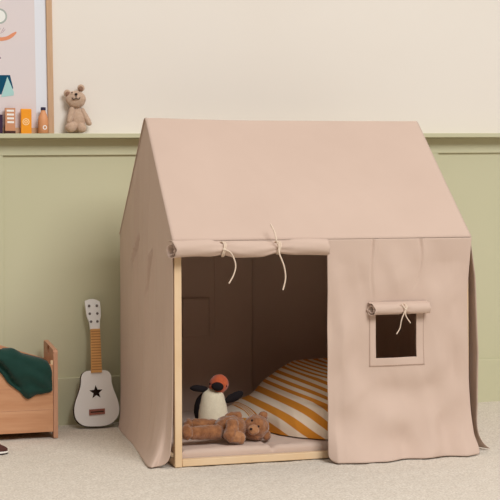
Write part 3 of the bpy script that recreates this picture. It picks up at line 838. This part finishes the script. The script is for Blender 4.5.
# ------------------------------------------------------------------ shelf things
SHZ = 1.489+.024
def shelf_z(p): return SHZ+TILT*S_of(p)+.0015
def wu(u, v, off): return wall_at(u, v, off)
U_ = Vector((math.cos(WA), math.sin(WA), 0)); NW = Vector((math.sin(WA), -math.cos(WA), 0))
def picture():
    a = wu(44.5, 128, .02); b0 = wu(54.0, 134, .02)
    zb = shelf_z(b0); z1 = zb+1.0
    sR = S_of(b0); lean = -.012
    fw = .030; W_ = .72
    def T(s, z, off): return WP(sR+s+(z-zb)*(-.013), .002+off+.006-(z-zb)*.004, z)
    t = thing('framed_poster', WP(sR-W_/2, .02, zb), 'large oak-framed abstract poster standing on the wall shelf at the left edge', 'picture')
    def fb(s0, s1, z0, z1, o0, o1, m, name, bev=.002, parent=t):
        mb = MB(); c = []
        for z in (z0, z1):
            for s, o in ((s0, o1), (s1, o1), (s1, o0), (s0, o0)): c.append(T(s, z, o))
        mb.hexa(c, m); return mb.build(name, parent, bevel=bev, smooth=False)
    fb(-fw, 0, zb, z1, 0, .022, 'oakframe', 'frame_side'); fb(-W_, -W_+fw, zb, z1, 0, .022, 'oakframe', 'frame_side')
    fb(-W_+fw+.0005, -fw-.0005, zb, zb+fw, 0, .0215, 'oakframe', 'frame_rail'); fb(-W_+fw+.0005, -fw-.0005, z1-fw, z1, 0, .0215, 'oakframe', 'frame_rail')
    fb(-W_+fw, -fw, zb+fw, z1-fw, .004, .008, 'mat_board', 'mat_board', 0)
    # print: measured marks on the sheet
    def q(u, v, o=.0095):
        p = wu(u, v, .02); return T(S_of(p)-sR+(p.z-zb)*.013, p.z, o)
    def s_of(u, v):
        p = wu(u, v, .02); return S_of(p)-sR+(p.z-zb)*.013
    sp = s_of(35.5, 60)
    pr = fb(-W_+.09, sp, zb+fw+.002, z1-.09, .008, .0085, 'print', 'print', 0)
    def disc(u, v, r, m, o, r0=0):
        mb = MB()
        c = q(u, v, o); n = 32
        ring = [c+U_*r*math.cos(2*PI*i/n)+Vector((0, 0, r*math.sin(2*PI*i/n))) for i in range(n)]
        if r0 == 0: mb.add(ring, [tuple(range(n))], m)
        else:
            ring += [c+U_*r0*math.cos(2*PI*i/n)+Vector((0, 0, r0*math.sin(2*PI*i/n))) for i in range(n)]
            mb.add(ring, [(i, (i+1) % n, n+(i+1) % n, n+i) for i in range(n)], m)
        mb.build('printed_circle' if r0 == 0 else 'printed_ring', pr, smooth=False)
    disc(-.5, 16, .040, 'ring', .0092, .031); disc(-.5, 16, .031, 'white', .0092)
    def poly(pts, m, o=.0092, name='printed_shape'): MB().add([q(u, v, o) for u, v in pts], [tuple(range(len(pts)))], m).build(name, pr, smooth=False)
    arc = [(16.5, 32), (12.5, 35), (8.5, 37.5), (4, 38.7), (0, 38.9), (-6, 37.2), (-12, 35), (-18, 31)]
    arc = smoothpath([(a, b, 0) for a, b in arc], 4)
    vs = []
    for i, p in enumerate(arc):
        w = 1.8*min(1, .35+i/6, .35+(len(arc)-1-i)/6)
        d = (arc[min(i+1, len(arc)-1)]-arc[max(i-1, 0)]).normalized()
        vs += [q(p.x-d.y*w, p.y+d.x*w), q(p.x+d.y*w, p.y-d.x*w)]
    MB().add(vs, [(2*i, 2*i+1, 2*i+3, 2*i+2) for i in range(len(arc)-1)], 'coral').build('printed_arc', pr, smooth=False)
    for (a, b, c_, d) in ((.8, 33.5, 4.0, 27.5), (2.5, 32.6, 5.4, 29), (-1, 33, 0.2, 28)):
        poly([(a-.25, b), (a+.25, b), (c_+.25, d), (c_-.25, d)], 'mauve', name='printed_line')
    disc(0, 57.8, .006, 'mauve', .0092)
    poly([(-9, 75), (10.2, 75), (13.4, 88.5), (11, 89), (7.4, 77), (1.6, 94.6), (-9, 92)], 'teal', .0092)
    poly([(7.4, 76.5), (14.0, 92.0), (13.8, 95.4), (1.4, 97)], 'mint', .0095)
picture()

def shelf_items():
    off = .048
    def base(u):
        p = wu(u, 134, off); return S_of(p), shelf_z(p)
    def sbox(mb, s0, s1, o0, o1, z0, z1, m):
        c = []
        for z in (z0, z1):
            for s, o in ((s0, o1), (s1, o1), (s1, o0), (s0, o0)): c.append(WP(s, o, z))
        mb.hexa(c, m)
    off = .040; f0, f1 = .036, .060
    # plum box at the very edge
    s1, z = base(2.2); mb = MB(); zt = wu(0, 114.5, .056).z
    sbox(mb, s1-.045, s1, f0, f1, z, zt, 'plum')
    t = tag(mb.build('toy_carton', loc=WP(s1-.02, .045, z), bevel=.0015, smooth=False), 'dark plum toy carton at the left end of the shelf row', 'toy carton', 'toy cartons on the wall shelf')
    # striped tan box
    s0, z = base(4.8); s1, _ = base(14.8); zt = wu(9, 108, .056).z; h = zt-z
    t = thing('toy_carton', WP((s0+s1)/2, .044, z), 'tan toy carton with white stripes standing on the shelf', 'toy carton', 'toy cartons on the wall shelf')
    mb = MB(); sbox(mb, s0, s1, f0, f1, z+.014, zt, 'tan')
    w = s1-s0
    for k in range(4):
        zc = zt-.014-k*.0195; sbox(mb, s0+w*(.14+.02*k), s1-w*.13, f1-.001, f1+.0006, zc-.005, zc+.005, 'stripe')
    mb.build('box', t, smooth=False)
    mb = MB(); sbox(mb, s0-.002, s1+.001, f0-.001, f1+.001, z, z+.0138, 'darkbase'); mb.build('base', t, bevel=.001, smooth=False)
    # orange carton
    s0, z = base(20.6); s1, _ = base(31); zt = wu(24, 108.8, .056).z
    t = thing('toy_carton', WP((s0+s1)/2, .044, z), 'bright orange toy carton with a pale round emblem on the shelf', 'toy carton', 'toy cartons on the wall shelf')
    mb = MB(); hb = zt-z
    c = []
    for zz, k in ((z, 0), (zt-.006, .0), (zt, .004)):
        for s, o in ((s0, f1-k), (s1, f1-k), (s1, f0+k), (s0, f0+k)): c.append(WP(s, o, zz))
    mb.add(c, [(0, 1, 5, 4), (1, 2, 6, 5), (2, 3, 7, 6), (3, 0, 4, 7), (4, 5, 9, 8), (5, 6, 10, 9), (6, 7, 11, 10), (7, 4, 8, 11), (8, 9, 10, 11), (3, 2, 1, 0)], 'orange')
    bx = mb.build('box', t, smooth=False, bevel=.0008)
    mb = MB(); cc = WP((s0+s1)/2-.002, f1+.0006, z+.060)
    for r0, r1 in ((.014, .0175), (.005, .0085)):
        n = 28; ring = [cc+U_*r*math.cos(2*PI*i/n)+Vector((0, 0, r*math.sin(2*PI*i/n))) for r in (r0, r1) for i in range(n)]
        mb.add(ring, [(i, (i+1) % n, n+(i+1) % n, n+i) for i in range(n)], 'palering')
    mb.build('emblem', bx, smooth=False)
    # bottle
    s, z = base(42.8); s = S_of(wu(42.8, 134, .043)); zt = wu(42, 107.5, .043).z; h = zt-z
    s = S_of(wu(42.8, 125, .047))
    c = WP(s, .060-.0245+.025, z)
    t = thing('toy_bottle', c, 'peach wooden toy bottle with navy cap on the shelf by the poster frame', 'toy bottle')
    R = .0262
    prof = [(R*.9, 0), (R, .003), (R, h*.50), (R*.93, h*.60), (R*.7, h*.72), (R*.5, h*.82), (R*.42, h*.88), (R*.42, h*.885)]
    b = MB().lathe(c, prof, 'peach').build('bottle_body', t, angle=50)
    MB().lathe(c, [(R*.40, h*.886), (R*.50, h*.89), (R*.50, h*.99), (R*.45, h)], 'navy').build('cap', t, angle=40)
    mb = MB(); n = 28; rs = []
    for r in (.0065, .0115):
        for i in range(n):
            x = r*math.cos(2*PI*i/n)+.004; zz = r*math.sin(2*PI*i/n)
            rs.append(c+U_*x+NW*(math.sqrt(max(0, R*R-x*x))+.0006)+Vector((0, 0, .030+zz)))
    mb.add(rs, [(i, (i+1) % n, n+(i+1) % n, n+i) for i in range(n)], 'stripe').build('ring_emblem', b, smooth=False)
shelf_items()

def shelf_bear():
    o = .046
    c = lambda u, v, d=0: wu(u, v, o+d)
    z = shelf_z(c(77, 134))
    p0 = c(77, 134); t = thing('knitted_bear', (p0.x, p0.y, z), 'beige knitted teddy bear sitting on the shelf against the cream wall', 'plush toy')
    zz = lambda p, k: Vector((p.x, p.y, max(p.z, z+k)))
    b = MB().ell(zz(c(77.5, 120, -.006), .05), (.040, .030, .066), 'knit').noise(.003, 60).build('body', t, angle=90)
    h = MB().ell(c(75.8, 99.5), (.052, .036, .046), 'knit', Matrix.Rotation(-.1, 4, 'Y')).noise(.003, 50, 2).build('head', t, angle=90)
    for u, v in ((67.3, 93.2), (81.0, 88)):
        e = MB().ell(c(u, v, -.004), (.019, .011, .019), 'knit', sub=3).build('ear', h, angle=90)
        MB().ell(c(u+(.5 if u < 70 else -.2), v+.5, .006), (.012, .004, .012), 'knit_dark', sub=3).build('inner_ear', e)
    MB().ell(c(75.6, 98, .028), (.022, .014, .018), 'knit', sub=3).build('muzzle', h, angle=90)
    MB().ell(c(76.1, 94.2, .041), (.0082, .005, .0066), 'thread', sub=2).build('nose', h)
    mb = MB(); mb.tube([c(76.1, 94.5, .044), c(76.1, 98, .045)], .0018, 'thread', 6)
    mb.tube(smoothpath([c(72.2, 97.6, .038), c(73, 99.2, .040), c(76.1, 98.6, .0445), c(79, 99.0, .040), c(80, 97.2, .037)], 5), .0018, 'thread', 6)
    mb.build('mouth', h)
    for u, v in ((72, 92.6), (79.6, 91)):
        MB().ell(c(u, v, .030), (.0035, .0035, .0035), 'thread', sub=2).build('eye', h)
    MB().capsule(c(72, 110, .008), c(69.5, 121, .018), .016, .015, 'knit').noise(.003, 60, 4).build('arm', t, angle=90)
    MB().capsule(c(82.5, 111, .002), c(89, 123, .006), .014, .015, 'knit').noise(.003, 60, 6).build('arm', t, angle=90)
    for u, v, r in ((71.0, 127.5, .032), (82.0, 127.8, .029)):
        q = c(u, v, .028); q.z = z+r*.98
        l = MB().capsule(zz(c(u+(3 if u < 75 else -2), v-2, .0), r), q-NW*.012, .026, r*.86, 'knit').noise(.002, 60, u).build('leg', t, angle=90)
shelf_bear()

# ------------------------------------------------------------------ light
def area(name, loc, target, size, power, col):
    l = bpy.data.lights.new(name, 'AREA'); l.energy = power; l.shape = 'RECTANGLE'; l.size, l.size_y = size; l.color = col
    o = bpy.data.objects.new(name, l); COL.objects.link(o); o.location = loc
    o.rotation_euler = (Vector(target)-Vector(loc)).to_track_quat('-Z', 'Y').to_euler(); return o
area('window_light', (2.6, -8.6, 8.0), (.5, .6, .8), (5.0, 4.0), 920, (.965, .985, 1))
w = bpy.data.worlds.new('world'); scene.world = w; w.use_nodes = True
nt = w.node_tree; bg = nt.nodes['Background']
tc = nt.nodes.new('ShaderNodeTexCoord'); sp_ = nt.nodes.new('ShaderNodeSeparateXYZ'); rp = nt.nodes.new('ShaderNodeValToRGB')
nt.links.new(tc.outputs['Generated'], sp_.inputs[0]); nt.links.new(sp_.outputs['Z'], rp.inputs['Fac']); nt.links.new(rp.outputs['Color'], bg.inputs[0])
rp.color_ramp.elements[0].position = 0.18; rp.color_ramp.elements[0].color = (.10, .085, .07, 1)
rp.color_ramp.elements[1].position = .75; rp.color_ramp.elements[1].color = (1, .895, .81, 1)
bg.inputs[1].default_value = .86
scene.view_settings.view_transform = 'Standard'; scene.view_settings.look = 'None'
scene.view_settings.exposure = 0; scene.view_settings.gamma = 1
